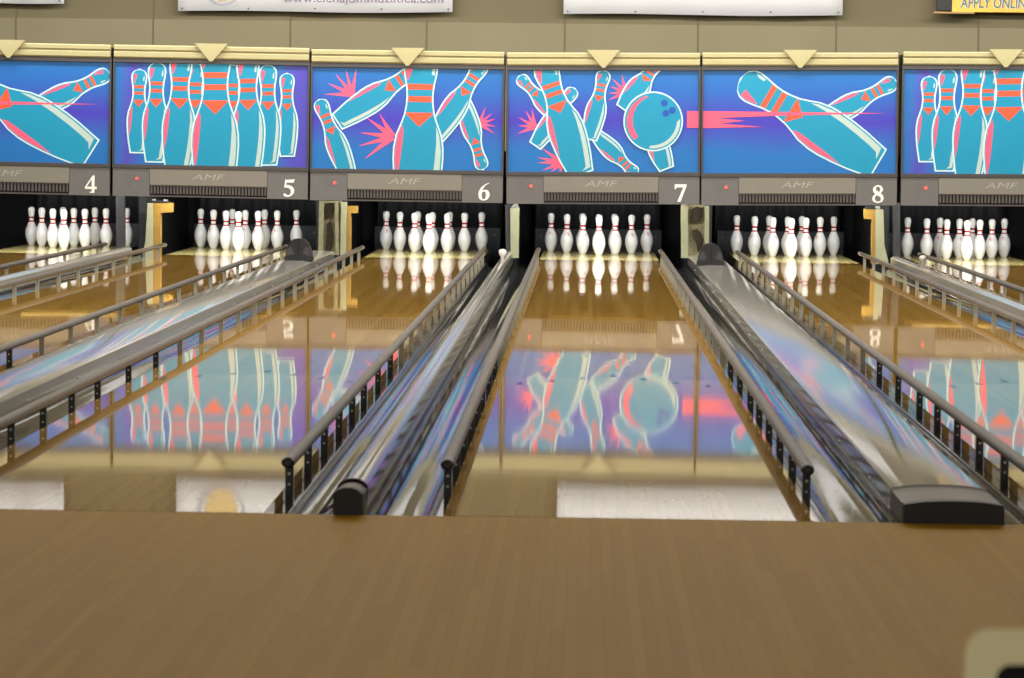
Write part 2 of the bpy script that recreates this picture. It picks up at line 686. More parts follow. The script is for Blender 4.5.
bm = bmesh.new()
ZK = .962
lathe(bm, [(r * inch, z * inch * ZK) for r, z in prof_in], 28, mids=mids)
# crown-like red emblem printed on the shoulder, facing -y
em = [(-.75, 6.75), (-.85, 7.35), (-.4, 7.1), (-.25, 7.75), (.05, 7.2), (.35, 7.7), (.45, 7.1), (.85, 7.3), (.7, 6.75), (.3, 6.6), (-.3, 6.6)]
top_v = []
vc = None


def on_pin(u, z):
    r = pin_radius(z) + .012
    a = -PI / 2 + u / r
    return (r * inch * math.cos(a), r * inch * math.sin(a), z * inch * ZK)


em = [(u * 1.35, 7.0 + (z - 7.0) * 1.4) for u, z in em]
vc = bm.verts.new(on_pin(0, 7.0))
ev = [bm.verts.new(on_pin(u, z)) for u, z in em]
for i in range(len(ev)):
    f = bm.faces.new((vc, ev[i], ev[(i + 1) % len(ev)]))
    f.material_index = 2
pin_src = obj('bowling_pin', bm, [M['pin'], M['pinred'], M['pinmark']], fixn=True)
S = .3048
RW = S * math.sqrt(3) / 2
SPOTS = {1: (0, 0, 'at the front point of the rack'), 2: (-.5, 1, 'at the left of the second row'), 3: (.5, 1, 'at the right of the second row'),
         4: (-1, 2, 'at the left of the third row'), 5: (0, 2, 'in the third row behind the head pin'), 6: (1, 2, 'at the right of the third row'),
         7: (-1.5, 3, 'at the far left of the back row'), 8: (-.5, 3, 'at the inner left of the back row'), 9: (.5, 3, 'at the inner right of the back row'), 10: (1.5, 3, 'at the far right of the back row')}
EMB = {(7, 7): -10, (7, 4): 20, (7, 2): 35, (7, 3): 30, (7, 1): 120, (7, 6): 10, (7, 10): 15}
firstpin = True
for n, X in LANE_X.items():
    for k, (a, b, w) in SPOTS.items():
        if firstpin:
            o = pin_src
            firstpin = False
        else:
            o = pin_src.copy()
            COL.objects.link(o)
        j = random.uniform(-.004, .004)
        o.location = (X + a * S + j, HEAD + b * RW, .0004)
        o.rotation_euler = (0, 0, math.radians(EMB.get((n, k), random.choice((-45, -20, 15, 40, 130, 170, 200)))))
        tag(o, 'white bowling pin %s on %s' % (w, WHERE[n]), 'bowling pin', 'bowling pins on the pin decks')

# ------------------------------------------------------------------ masking units with printed art


def clip(poly, x0, x1, z0, z1):
    def cut(p, inside, inter):
        out = []
        for i in range(len(p)):
            a, b = p[i - 1], p[i]
            ia, ib = inside(a), inside(b)
            if ib:
                if not ia:
                    out.append(inter(a, b))
                out.append(b)
            elif ia:
                out.append(inter(a, b))
        return out

    def ix(xc):
        return lambda a, b: (xc, a[1] + (b[1] - a[1]) * (xc - a[0]) / (b[0] - a[0]))

    def iz(zc):
        return lambda a, b: (a[0] + (b[0] - a[0]) * (zc - a[1]) / (b[1] - a[1]), zc)
    for ins, it in ((lambda p: p[0] >= x0, ix(x0)), (lambda p: p[0] <= x1, ix(x1)), (lambda p: p[1] >= z0, iz(z0)), (lambda p: p[1] <= z1, iz(z1))):
        if len(poly) < 3:
            return []
        poly = cut(poly, ins, it)
    return poly


PROF = [(0, .66), (.06, .74), (.15, .86), (.25, .95), (.35, 1.0), (.42, .99), (.5, .9), (.56, .74), (.62, .6), (.68, .53), (.74, .51), (.8, .55), (.86, .63), (.91, .67), (.95, .62), (.98, .46), (.995, .22)]


def pw(t):
    for (a, wa), (b, wb) in zip(PROF, PROF[1:]):
        if a <= t <= b:
            return wa + (wb - wa) * (t - a) / (b - a)
    return PROF[0][1] if t < 0 else PROF[-1][1]


INK = ['ground', 'cyan', 'white', 'orange', 'pink', 'pale', 'navy']


class Art:
    def __init__(s, rect):
        s.rect = rect          # x0,x1, y top left, y top right, y bottom left, y bottom right in tracing units
        s.layers = []
        s.z = 1

    def conv(s, p):
        x0, x1, tl, tr, bl, br = s.rect
        u = (p[0] - x0) / (x1 - x0)
        t = tl + (tr - tl) * u
        b = bl + (br - bl) * u
        return (u, (p[1] - t) / (b - t))

    def poly(s, pts, ink, dz=0):
        s.layers.append(([s.conv(p) for p in pts], ink, s.z + dz))

    def pin(s, bx, by, tx, ty, w, pale=True, pink=True, flip=False, gap=False):
        """printed pin: base centre, top, belly width"""
        H = math.hypot(tx - bx, ty - by)
        ax, ay = (tx - bx) / H, (ty - by) / H
        px, py = -ay, ax           # to the right hand side when the pin stands up
        if flip:
            px, py = -px, -py

        def P(t, q):
            return (bx + ax * H * t + px * q, by + ay * H * t + py * q)

        def outline(g):
            k = []
            for t, ww in PROF:
                k.append((t, ww * w / 2 + g))
            R = [P(t if t > 0 else -g / H, q) for t, q in k]
            Lf = [P(t if t > 0 else -g / H, -q) for t, q in k][::-1]
            return R + [P(1 + g / H, 0)] + Lf
        s.poly(outline(4.2), 'white', 0)
        s.poly(outline(-3.0), 'cyan', 1)
        for a, b in ((.775, .81), (.70, .735)):
            s.poly([P(a, -pw(a) * w / 2 + 5), P(a, pw(a) * w / 2 - 5), P(b, pw(b) * w / 2 - 5), P(b, -pw(b) * w / 2 + 5)], 'orange', 2)
        a = .635
        s.poly([P(a, -pw(a) * w / 2 + 6), P(a, pw(a) * w / 2 - 6), P(.622, pw(a) * w / 2 - 8), P(.548, 0), P(.622, -pw(a) * w / 2 + 8)], 'orange', 2)
        if pink:
            o = [P(t, -pw(t) * w / 2 + 7) for t in (.56, .5, .42, .35, .27, .2)]
            i = [P(t, -pw(t) * w / 2 + 7 + w * d) for t, d in ((.24, .03), (.3, .08), (.38, .12), (.46, .12), (.53, .07))]
            s.poly(o + i, 'pink', 2)
            o = [P(t, -pw(t) * w / 2 + 8) for t in (.95, .91, .86, .83)]
            i = [P(t, -pw(t) * w / 2 + 8 + w * d) for t, d in ((.85, .05), (.9, .13), (.94, .16))]
            s.poly(o + i, 'pink', 2)
        if pale:
            o = [P(t, pw(t) * w / 2 - 9) for t in (.55, .5, .4, .3, .2, .1, .03)]
            i = [P(.02, .05 * w)] + [P(.045, .18 * w)] + [P(t, pw(t) * w / 2 - 9 - w * d) for t, d in ((.1, .13), (.2, .13), (.32, .12), (.45, .08))]
            s.poly(o + i, 'pale', 2)
            o = [P(t, pw(t) * w / 2 - 9) for t in (.93, .9, .86)]
            i = [P(t, pw(t) * w / 2 - 9 - w * .06) for t in (.87, .91)]
            s.poly(o + i, 'pale', 2)
        s.z += 3

    def burst(s, cx, cy, tips, w=13):
        for tx, ty in tips:
            d = math.hypot(tx - cx, ty - cy)
            nx, ny = -(ty - cy) / d * w, (tx - cx) / d * w
            s.poly([(cx + nx, cy + ny), (tx, ty), (cx - nx, cy - ny)], 'pink', 0)
            s.z += .34
        s.z += 1

    def circle(s, cx, cy, r, ink, dz=0, n=48):
        s.poly([(cx + r * math.cos(2 * PI * k / n), cy + r * math.sin(2 * PI * k / n)) for k in range(n)], ink, dz)


def art_rack():
    A = Art((22, 957, 108, 125, 600, 618))
    A.pin(412, 595, 412, 115, 122)
    A.pin(590, 600, 590, 120, 122)
    A.pin(134, 545, 140, 143, 106)
    A.pin(216, 590, 226, 110, 124)
    A.pin(328, 651, 342, 70, 158)
    A.pin(862, 562, 855, 162, 100)
    A.pin(770, 605, 762, 122, 122)
    A.pin(676, 658, 664, 78, 158)
    A.pin(512, 783, 508, 10, 226)
    return A


def art_strike():
    A = Art((20, 943, 108, 122, 598, 610))
    A.burst(212, 240, [(75, 240), (92, 185), (130, 140), (180, 118), (232, 112)])
    A.burst(412, 445, [(245, 490), (275, 555), (250, 425), (280, 350), (345, 330)], 16)
    A.burst(832, 382, [(862, 300), (895, 330), (912, 358), (914, 395), (908, 430)], 10)
    A.pin(143, 372, 560, 96, 128, flip=False)
    A.pin(205, 640, 52, 266, 104)
    A.pin(752, 265, 853, 602, 92, flip=True)
    A.pin(618, 452, 850, 80, 118)
    A.pin(530, 830, 547, 40, 240)
    return A


def art_ball():
    A = Art((15, 940, 98, 100, 590, 592))
    A.burst(145, 372, [(60, 405), (62, 365), (65, 325), (100, 292), (130, 282)], 12)
    A.burst(278, 545, [(155, 520), (158, 546), (180, 585), (225, 592), (268, 600), (180, 476)], 14)
    A.burst(585, 205, [(500, 243), (503, 210), (510, 176), (520, 138), (567, 118)], 12)
    A.poly([(884, 295), (945, 295), (945, 376), (884, 376)], 'pink', 0)
    A.z += 1
    A.pin(275, 340, 66, 128, 88)
    A.pin(148, 462, 338, 186, 92)
    A.pin(445, 412, 640, 605, 88, flip=True)
    A.pin(413, 432, 482, 100, 98)
    A.pin(372, 600, 185, 60, 176)
    A.pin(575, 285, 752, 40, 112)
    A.pin(786, 574, 690, 330, 104, pale=True)
    A.circle(720, 345, 145, 'white')
    A.circle(720, 345, 138, 'cyan', 1)
    o = [(720 + 128 * math.cos(math.radians(a)), 345 + 128 * math.sin(math.radians(a))) for a in range(255, 129, -10)]
    i = [(738 + 118 * math.cos(math.radians(a)), 340 + 122 * math.sin(math.radians(a))) for a in range(140, 256, 10)]
    A.poly(o + i, 'pink', 2)
    o = [(720 + 131 * math.cos(math.radians(a)), 345 + 131 * math.sin(math.radians(a))) for a in range(-5, 101, 8)]
    i = [(712 + 124 * math.cos(math.radians(a)), 338 + 124 * math.sin(math.radians(a))) for a in range(92, 0, -8)]
    A.poly(o + i, 'pale', 2)
    for hx, hy in ((773, 257), (781, 306), (812, 292)):
        A.circle(hx, hy, 17, 'navy', 2, 16)
    return A


def art_fly():
    A = Art((5, 960, 98, 100, 597, 597))
    A.pin(580, 350, 958, 150, 112, flip=False)
    A.pin(872, 548, 188, 142, 232)
    A.poly([(0, 295), (350, 299), (912, 306), (350, 319), (75, 329), (212, 342), (90, 356), (302, 372), (0, 378)], 'pink', 0)
    return A


ARTS = {4: art_fly, 5: art_rack, 6: art_strike, 7: art_ball, 8: art_fly, 9: art_rack}
ARTLABEL = {4: 'a big flying pin, above the numeral 4', 5: 'upright pins, above the numeral 5',
            6: 'a central pin and pink starbursts, above the numeral 6', 7: 'a blue ball scattering pins, above the numeral 7',
            8: 'a flying pin and streak, above the numeral 8', 9: 'upright standing pins, rightmost in view'}
CORN = {5: ((114.5, 62.3), (307.5, 65.8), (115.2, 163.8), (307.5, 167.6)), 6: ((312.3, 67.0), (502.6, 69.8), (312.3, 168.2), (502.0, 171.0)),
        7: ((508.1, 70.2), (698.6, 70.8), (508.1, 171.8), (698.4, 172.3)), 8: ((703.2, 70.4), (896.6, 70.6), (703, 173.2), (895.4, 173.3)),
        4: ((-91, 58.0), (109.4, 62.6), (-91, 159.4), (109.2, 163.8)), 9: ((903.6, 69.4), (1105, 70.5), (903.0, 173.5), (1105, 174.5))}
DIGIT = {
    '4': ([(.60, 0), (.78, 0), (.78, .22), (.95, .22), (.95, .36), (.78, .36), (.78, 1), (.62, 1), (.05, .34), (.05, .22), (.56, .22), (.56, .07), (.42, .07), (.42, 0)], [[(.56, .36), (.56, .78), (.2, .36)]]),
    '7': ([(.05, 1), (.05, .72), (.13, .72), (.2, .82), (.7, .82), (.25, 0), (.5, 0), (.95, .9), (.95, 1)], []),
    '5': ([(.22, 1), (.3, .96), (.92, 1), (.85, .8), (.3, .8), (.27, .68), (.5, .66), (.75, .58), (.9, .42), (.88, .22), (.7, .06), (.45, -.02), (.2, 0), (.08, .08), (.1, .18), (.22, .18),
           (.38, .08), (.55, .1), (.64, .25), (.62, .4), (.45, .5), (.12, .52)], []),
    '6': ([(.9, 1), (.6, .92), (.3, .74), (.12, .5), (.08, .3), (.15, .1), (.32, 0), (.55, -.02), (.8, .06), (.94, .24), (.94, .42), (.82, .56), (.62, .6), (.45, .57), (.38, .54), (.5, .74), (.66, .88), (.9, .96)],
          [[(.36, .44), (.34, .28), (.38, .1), (.5, .05), (.62, .12), (.66, .28), (.64, .44), (.52, .52)]]),
    '8': ([(.5, 1.02), (.75, .97), (.88, .82), (.84, .66), (.7, .56), (.88, .44), (.95, .26), (.84, .07), (.5, -.02), (.16, .07), (.06, .24), (.14, .4), (.3, .5), (.16, .62), (.12, .8), (.25, .96)],
          [[(.5, .94), (.36, .88), (.34, .76), (.58, .62), (.66, .72), (.66, .86)], [(.4, .44), (.28, .32), (.28, .16), (.5, .06), (.7, .14), (.72, .28), (.6, .38)]])}

PPM = F_PX / (YM - CAM.y)


def make_mask(n):
    TL, TR, BL, BR = [at_y(*p, YM) for p in CORN[n]]
    ctr = (TL + TR + BL + BR) / 4
    W = ((TR - TL).length + (BR - BL).length) / 2
    H = ((BL - TL).length + (BR - TR).length) / 2
    dx = (TR - TL) + (BR - BL)
    tilt = math.atan2(dx.z, dx.x)
    t = thing('masking_unit', 'blue masking unit printed with ' + ARTLABEL[n], 'masking unit', (ctr.x, YM, ctr.z), (0, -tilt, 0), 'masking units above the pins')
    hw, hh = W / 2, H / 2
    # printed panel
    A = ARTS[n]()
    bm = bmesh.new()
    box(bm, -hw, hw, 0, .02, -hh, hh, 0)
    eps = .0003
    for pts, ink, z in A.layers:
        q = clip([((u - .5) * W, (.5 - v) * H) for u, v in pts], -hw, hw, -hh, hh)
        if len(q) < 3:
            continue
        # drop duplicate neighbours
        qq = [q[0]]
        for p in q[1:]:
            if math.hypot(p[0] - qq[-1][0], p[1] - qq[-1][1]) > 1e-5:
                qq.append(p)
        if math.hypot(qq[0][0] - qq[-1][0], qq[0][1] - qq[-1][1]) < 1e-5:
            qq.pop()
        if len(qq) < 3:
            continue
        vs = [bm.verts.new((x, -eps * z, zz)) for x, zz in qq]
        ar = sum(qq[i - 1][0] * qq[i][1] - qq[i][0] * qq[i - 1][1] for i in range(len(qq)))
        if ar < 0:
            vs = vs[::-1]
        f = bm.faces.new(vs)
        f.material_index = INK.index(ink)
    g = M['groundX'] if n in (5, 9) else M['groundZ']
    obj('art_panel', bm, [g] + [M[k] for k in INK[1:]], t, fixn=False)
    px = 1 / PPM
    # frame
    bm = bmesh.new()
    f = .017
    box(bm, -hw - f, hw + f, -.02, .03, hh, hh + 4.4 * px)
    box(bm, -hw - f, hw + f, -.02, .03, -hh - 4 * px, -hh)
    box(bm, -hw - f, -hw, -.018, .03, -hh, hh)
    box(bm, hw, hw + f, -.018, .03, -hh, hh)
    obj('panel_frame', bm, M['frame'], t, bevel=.003)
    # cream ridged trim
    z0 = hh + 4.6 * px
    bm = bmesh.new()
    x0, x1 = -hw - .008, hw + .008
    prof = [(0.06, 0), (-.02, 0), (-.032, .012), (-.032, .05), (-.012, .062), (-.012, .068), (-.03, .074), (-.03, .104), (-.02, .113), (.06, .113)]
    a = [bm.verts.new((x0, y, z0 + z)) for y, z in prof]
    b = [bm.verts.new((x1, y, z0 + z)) for y, z in prof]
    for i in range(len(prof)):
        j = (i + 1) % len(prof)
        bm.faces.new((a[i], a[j], b[j], b[i]))
    bm.faces.new(a[::-1])
    bm.faces.new(b)
    obj('top_trim', bm, M['cream'], t)
    bm = bmesh.new()
    zt = z0 + .136
    tw = 16.5 * px
    prism_y(bm, [(-tw, zt), (tw, zt), (.012, z0 - .018), (-.012, z0 - .018)], -.055, -.033)
    obj('trim_triangle', bm, M['cream'], t, bevel=.003)
    # lower fascia
    zb1 = -hh - 4.2 * px
    zb0 = zb1 - 27.8 * px
    xl = -hw - .012
    xr = hw + .012
    xa = -hw + 36 * px
    xb = hw - 39.5 * px
    bm = bmesh.new()
    box(bm, xl, xa - .002, -.012, .03, zb0, zb1)
    o = obj('indicator_board', bm, M['bezel'], t, bevel=.002)
    bm = bmesh.new()
    ic, iz = xl + 17 * px, zb1 - 10.5 * px
    for row in range(4):
        for q in range(row + 1):
            disc_y(bm, ic + (q - row / 2) * .034, iz - .05 + row * .028, -.0135, -.012, .008, 10)
    obj('indicator_pattern', bm, M['faint'], o)
    bm = bmesh.new()
    disc_y(bm, xl + 24.5 * px, zb1 - 10 * px, -.018, -.012, .015, 16)
    obj('indicator_lamp', bm, M['lamp'], o)
    bm = bmesh.new()
    box(bm, xb + .002, xr, -.012, .03, zb0, zb1)
    o = obj('number_board', bm, M['bezel'], t, bevel=.002)
    if n != 9:
        out, holes = DIGIT[str(n)]
        dw, dh = 13.2 * px, 17.5 * px
        dx0, dz0 = xb + 15.5 * px, zb0 + 2.6 * px
        bm = bmesh.new()
        prism_y(bm, [(dx0 + x * dw, dz0 + z * dh) for x, z in out], -.0145, -.012)
        k = obj('numeral', bm, M['numeral'], o)
        if holes:
            bm = bmesh.new()
            for hl in holes:
                prism_y(bm, [(dx0 + x * dw, dz0 + z * dh) for x, z in hl], -.0152, -.0146)
            obj('numeral_counter', bm, M['bezel'], o)
    bm = bmesh.new()
    zc = zb1 - 16 * px
    box(bm, xa, xb, -.016, .03, zc, zb1)
    o = obj('centre_fascia', bm, M['centre'], t, bevel=.002)
    tb = text_bm('AMF', .075, .25, 33 * px)
    for v in tb.verts:
        v.co += Vector(((xa + xb) / 2 - 16.5 * px, -.0175, zc + .050))
    obj('logo_lettering', tb, M['logo'], o, fixn=False)
    bm = bmesh.new()
    box(bm, xa, xb, .012, .03, zb0 - .002, zc, 1)
    nf = 36
    for i in range(nf):
        x = xa + (xb - xa) * (i + .5) / nf
        box(bm, x - .0085, x + .0085, -.008, .014, zb0 + .026, zc - .006)
    box(bm, xa, xb, -.008, .012, zb0, zb0 + .012)
    box(bm, xa, xb, -.012, .012, zc - .008, zc)
    obj('vent_grille', bm, [M['vent'], M['dark']], t)
    # dark carcass behind
    bm = bmesh.new()
    box(bm, -hw - .016, hw + .016, .032, .28, zb0 + .02, hh + .13)
    obj('carcass', bm, M['black'], t)
    return t


for n in LANE_X:
    make_mask(n)

# ------------------------------------------------------------------ pit furniture
for n, X in LANE_X.items():
    bm = bmesh.new()
    pts = [(-.62 + 1.24 * k / 40, .012 * math.sin(k * 1.3)) for k in range(41)]
    a = [bm.verts.new((x, y, .02)) for x, y in pts]
    b = [bm.verts.new((x, y, .84)) for x, y in pts]
    for i in range(40):
        f = bm.faces.new((a[i], a[i + 1], b[i + 1], b[i]))
        f.smooth = True
    o = obj('pit_curtain', bm, M['curtain'], loc=(X, 20.2, 0))
    o.modifiers.new('solid', 'SOLIDIFY').thickness = .006
    tag(o, 'dark pit curtain behind the pins of ' + WHERE[n], 'curtain', 'pit curtains')
    t = thing('pit_cushion', 'low charcoal cushion board behind the pins of ' + WHERE[n], 'cushion', (X, 19.75, 0), group='pit cushions')
    bm = bmesh.new()
    box(bm, -.62, .62, 0, .06, -.165, .2)
    obj('board', bm, M['cushion'], t, bevel=.01)
    for sx in (-1, 1):
        bm = bmesh.new()
        disc_y(bm, sx * .56, .13, -.01, 0, .012, 10)
        obj('bolt', bm, M['frame'], t)
    t = thing('pin_table', 'tan pinsetter table hanging behind the mask of ' + WHERE[n], 'pinsetter', (X, 18.55, .62), group='pinsetter tables')
    bm = bmesh.new()
    box(bm, -.46, .46, 0, .7, 0, .1)
    obj('table_front', bm, M['tan'], t, bevel=.01)
    bm = bmesh.new()
    box(bm, -.05, .05, .25, .35, .1, .24)
    obj('hanger', bm, M['steel'], t)
    # lamp housing behind the mask
    t = thing('pin_light', 'fluorescent pin lamp behind the mask of ' + WHERE[n], 'lamp', (X, 17.14, .62), group='pin deck lamps')
    bm = bmesh.new()
    prism_y(bm, [(-.5, 0), (.5, 0), (.5, .12), (-.5, .12)], 0, .02)
    box(bm, -.5, .5, .0, .16, .12, .24)
    obj('reflector', bm, M['banner'], t)
    bm = bmesh.new()
    tb = [(.04 + .013 * math.cos(2 * PI * k / 12), .06 + .013 * math.sin(2 * PI * k / 12)) for k in range(12)]
    a = [bm.verts.new((-.46, y, z)) for y, z in tb]
    b = [bm.verts.new((.46, y, z)) for y, z in tb]
    for i in range(12):
        bm.faces.new((a[i], a[(i + 1) % 12], b[(i + 1) % 12], b[i]))
    bm.faces.new(a)
    bm.faces.new(b)
    obj('tube', bm, M['tube'], t)
    ld = bpy.data.lights.new('pin_lamp', 'AREA')
    ld.shape = 'RECTANGLE'
    ld.size = .92
    ld.size_y = .05
    ld.energy = 24
    ld.color = (.95, .98, 1)
    lo = bpy.data.objects.new('pin_lamp', ld)
    COL.objects.link(lo)
    lo.parent = t
    lo.location = (0, .075, .06)
    lo.rotation_euler = (math.radians(68), 0, 0)

# kickback side walls (dark) on each division, behind the front posts
for (l, r), kind in DIV.items():
    cx, hw = CAPS[(l, r)]
    bm = bmesh.new()
    w = .03 if kind == 'n' else .1
    box(bm, -w, w, 17.75, 20.55, -.165, .84)
    o = obj('kickback_wall', bm, M['pitblack'], loc=(cx, 0, 0))
    tag(o, 'black side wall of the pit between %s and %s' % (WHERE[l], WHERE[r]), 'pit wall', 'pit side walls')

YK = 17.45


def P2(px, py):
    p = at_y(px, py, YK)
    return (p.x, p.z)


def plate(name, pts, m, parent, y0=0.0, y1=.06, bevel=.004):
    bm = bmesh.new()
    prism_y(bm, [P2(*p) for p in pts], YK + y0, YK + y1)
    return obj(name, bm, m, parent, bevel=bevel)


# 4|5
t = thing('kickback_post', 'cream and yellow kickback post with top bracket, left of lane 5 pins', 'kickback post', (0, 0, 0), group='kickback posts')
plate('front_plate', [(147.5, 203), (152.8, 203), (153.5, 262), (141.5, 262), (145.5, 240)], M['kick'], t)
plate('yellow_side', [(152.8, 203), (172.3, 203), (172.3, 212.3), (160.4, 212.8), (160.4, 262), (153.5, 262)], M['kickyellow'], t, .004, .09)
plate('top_bracket', [(151, 200.5), (169, 201.5), (169, 203), (151, 203)], M['dark'], t, 0, .1)
plate('clip', [(152, 199), (155.5, 199), (155.5, 200.6), (152, 200.4)], M['silver'], t, -.004, .03, 0)
plate('clip', [(163.5, 199.4), (167.5, 199.6), (167.5, 201.2), (163.5, 201)], M['silver'], t, -.004, .03, 0)
o = plate('steel_post', [(115.8, 196), (124.3, 196), (124.8, 262), (116.4, 262)], M['steel'], None)
tag(o, 'dark grey steel post in front of the right pins of lane 4', 'post', 'steel posts')
# 8|9
t = thing('kickback_post', 'cream kickback post with bracket pointing left, right of lane 8 pins', 'kickback post', (0, 0, 0), group='kickback posts')
plate('front_plate', [(875.5, 209), (883.4, 209.5), (884.4, 245), (887.5, 258), (889, 264), (875.5, 264)], M['kick'], t)
plate('yellow_side', [(864.3, 209), (875.5, 209), (875.5, 264), (871.6, 264), (872, 219.5), (864.3, 218.8)], M['kickyellow'], t, .004, .09)
plate('top_bracket', [(866, 206), (882, 207), (882, 209.4), (866, 209)], M['dark'], t, 0, .1)
plate('clip', [(875.5, 206), (880, 206.3), (880, 208.8), (875.5, 208.4)], M['silver'], t, -.004, .03, 0)
o = plate('steel_post', [(893, 200), (900, 200), (900.6, 268), (893.6, 268)], M['steel'], None)
tag(o, 'dark grey steel post left of the pins of the rightmost lane', 'post', 'steel posts')
# 6|7
t = thing('kickback_post', 'narrow cream kickback post between lanes 6 and 7', 'kickback post', (0, 0, 0), group='kickback posts')
plate('front_plate', [(510.3, 208), (519.2, 208), (518.6, 258), (510.8, 258)], M['kick'], t)
plate('dark_side', [(505, 205), (510.2, 205), (510.6, 258), (506, 258)], M['steel'], t, .01, .3)
plate('clip', [(511.5, 206.5), (515.5, 202.5), (518, 204.5), (518.5, 207.6), (511.5, 207.8)], M['silver'], t, -.004, .03, 0)
# 5|6 wide
t = thing('ball_exit_frame', 'khaki ball exit housing with dark brown openings between lanes 5 and 6', 'ball exit', (0, 0, 0), group='ball exit housings')
plate('left_strip', [(319.2, 201), (324, 201), (322.5, 255), (318.2, 255)], M['khaki'], t)
plate('back_plate', [(323, 201), (341, 201), (341, 255), (322, 255)], M['khaki'], t, .03, .09)
plate('opening_plate', [(325, 204), (329, 202.5), (333.5, 203), (333.8, 209), (332, 215), (328, 219), (324.5, 219.5), (323.8, 211)], M['opening_brown'], t, .018, .029, 0)
plate('opening_plate', [(327, 224), (330, 221.5), (332.5, 228), (333.4, 238), (332.5, 248), (329, 252), (324.8, 252), (326, 240)], M['opening_brown'], t, .018, .029, 0)
plate('centre_rib', [(334.5, 202), (338, 202), (339, 255), (335.5, 255)], M['khaki'], t, .0, .029)
plate('pale_strip', [(341, 202), (346.8, 202), (346.2, 255), (340.2, 255)], M['kick'], t)
plate('yellow_side', [(347, 206), (357.4, 206), (357.4, 213), (350.8, 213.4), (350.6, 255), (346.4, 255)], M['kickyellow'], t, .004, .09)
# 7|8 wide
t = thing('ball_exit_frame', 'cream ball exit housing with dark brown openings between lanes 7 and 8', 'ball exit', (0, 0, 0), group='ball exit housings')
plate('left_strip', [(681, 205), (688, 205), (688, 258), (681.3, 258)], M['kick'], t)
plate('back_plate', [(688, 205), (705, 205), (705, 258), (688, 258)], M['khaki'], t, .03, .09)
plate('opening_plate', [(692, 209), (697, 206.5), (702.5, 208), (703, 216), (700, 221.5), (694.5, 223.5), (690.8, 222), (691, 214)], M['opening_brown'], t, .018, .029, 0)
plate('opening_plate', [(693, 230), (697, 229), (701, 233), (703.5, 240), (702, 249), (697.5, 252), (696.5, 244), (693, 238)], M['opening_brown'], t, .018, .029, 0)
plate('right_strip', [(704.8, 206), (709.2, 206), (709, 258), (704.6, 258)], M['kick'], t)
plate('silver_clip', [(681.5, 205), (684, 203.2), (687.5, 205.2), (684, 206.5)], M['silver'], t, -.004, 0, 0)

# black hoods on the ball return covers


def hood(cx, y, label):
    t = thing('ball_return_hood', label, 'hood', (cx, y, .069), group='ball return hoods')
    bm = bmesh.new()
    prof = [(-.115, 0), (-.108, .03), (-.09, .1), (-.07, .145), (-.04, .17), (0, .178), (.04, .17), (.07, .145), (.09, .1), (.108, .03), (.115, 0)]
    st = [(0, 1.0, 1.0), (.06, .99, 1.0), (.2, .93, .96), (.34, .8, .8), (.42, .6, .45)]
    rings = [[bm.verts.new((x * sx, yy, z * sz)) for x, z in prof] for yy, sx, sz in st]
    for A, B in zip(rings, rings[1:]):
        for i in range(len(prof) - 1):
            f = bm.faces.new((A[i], A[i + 1], B[i + 1], B[i]))
            f.smooth = True
    bm.faces.new(rings[0])
    bm.faces.new(rings[-1][::-1])
    bm.faces.new([r[0] for r in rings] + [r[-1] for r in rings][::-1])
    obj('shell', bm, M['hood'], t)
    bm = bmesh.new()
    box(bm, -.004, .004, -.005, 0, .02, .17)
    obj('centre_ridge', bm, M['black'], t)
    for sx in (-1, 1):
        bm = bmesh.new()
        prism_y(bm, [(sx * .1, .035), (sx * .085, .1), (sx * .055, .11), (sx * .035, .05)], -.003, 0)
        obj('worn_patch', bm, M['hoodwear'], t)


hood(CAPS[(5, 6)][0] + .03, 14.85, 'black hood on the ball return cover between lanes 5 and 6')
hood(CAPS[(7, 8)][0] - .03, 14.95, 'black hood on the ball return cover between lanes 7 and 8')

# ------------------------------------------------------------------ banners and sign on the wall
YB = YW - .12


def sheet(name, x0, x1, ypix_l, ypix_r, ztop, label):
    a = at_y(x0, ypix_l, YB)
    b = at_y(x1, ypix_r, YB)
    t = thing(name, label, 'banner', (a.x, YB, a.z), (0, -math.atan2(b.z - a.z, b.x - a.x), 0), 'vinyl banners on the wall')
    W = (b - a).length
    H = ztop - a.z
    bm = bmesh.new()
    n = 24
    v0 = []
    for i in range(n + 1):
        x = W * i / n
        y = .012 * math.sin(i * .9) - .006
        v0.append((x, y))
    A = [bm.verts.new((x, y, .008 * math.sin(i * .26 + .4) - .003)) for i, (x, y) in enumerate(v0)]
    B = [bm.verts.new((x, y, H)) for x, y in v0]
    for i in range(n):
        f = bm.faces.new((A[i], A[i + 1], B[i + 1], B[i]))
        f.smooth = True
    o = obj('vinyl_sheet', bm, M['banner'], t)
    o.modifiers.new('solid', 'SOLIDIFY').thickness = .002
    k = 0
    x = .04
    while x < W:
        bm = bmesh.new()
        disc_y(bm, x, .025, -.022, -.018, .008, 10)
        obj('grommet', bm, M['frame'], t)
        x += (W - .08) / 4 if W > 2 else (W - .08) / 2
    return t, W


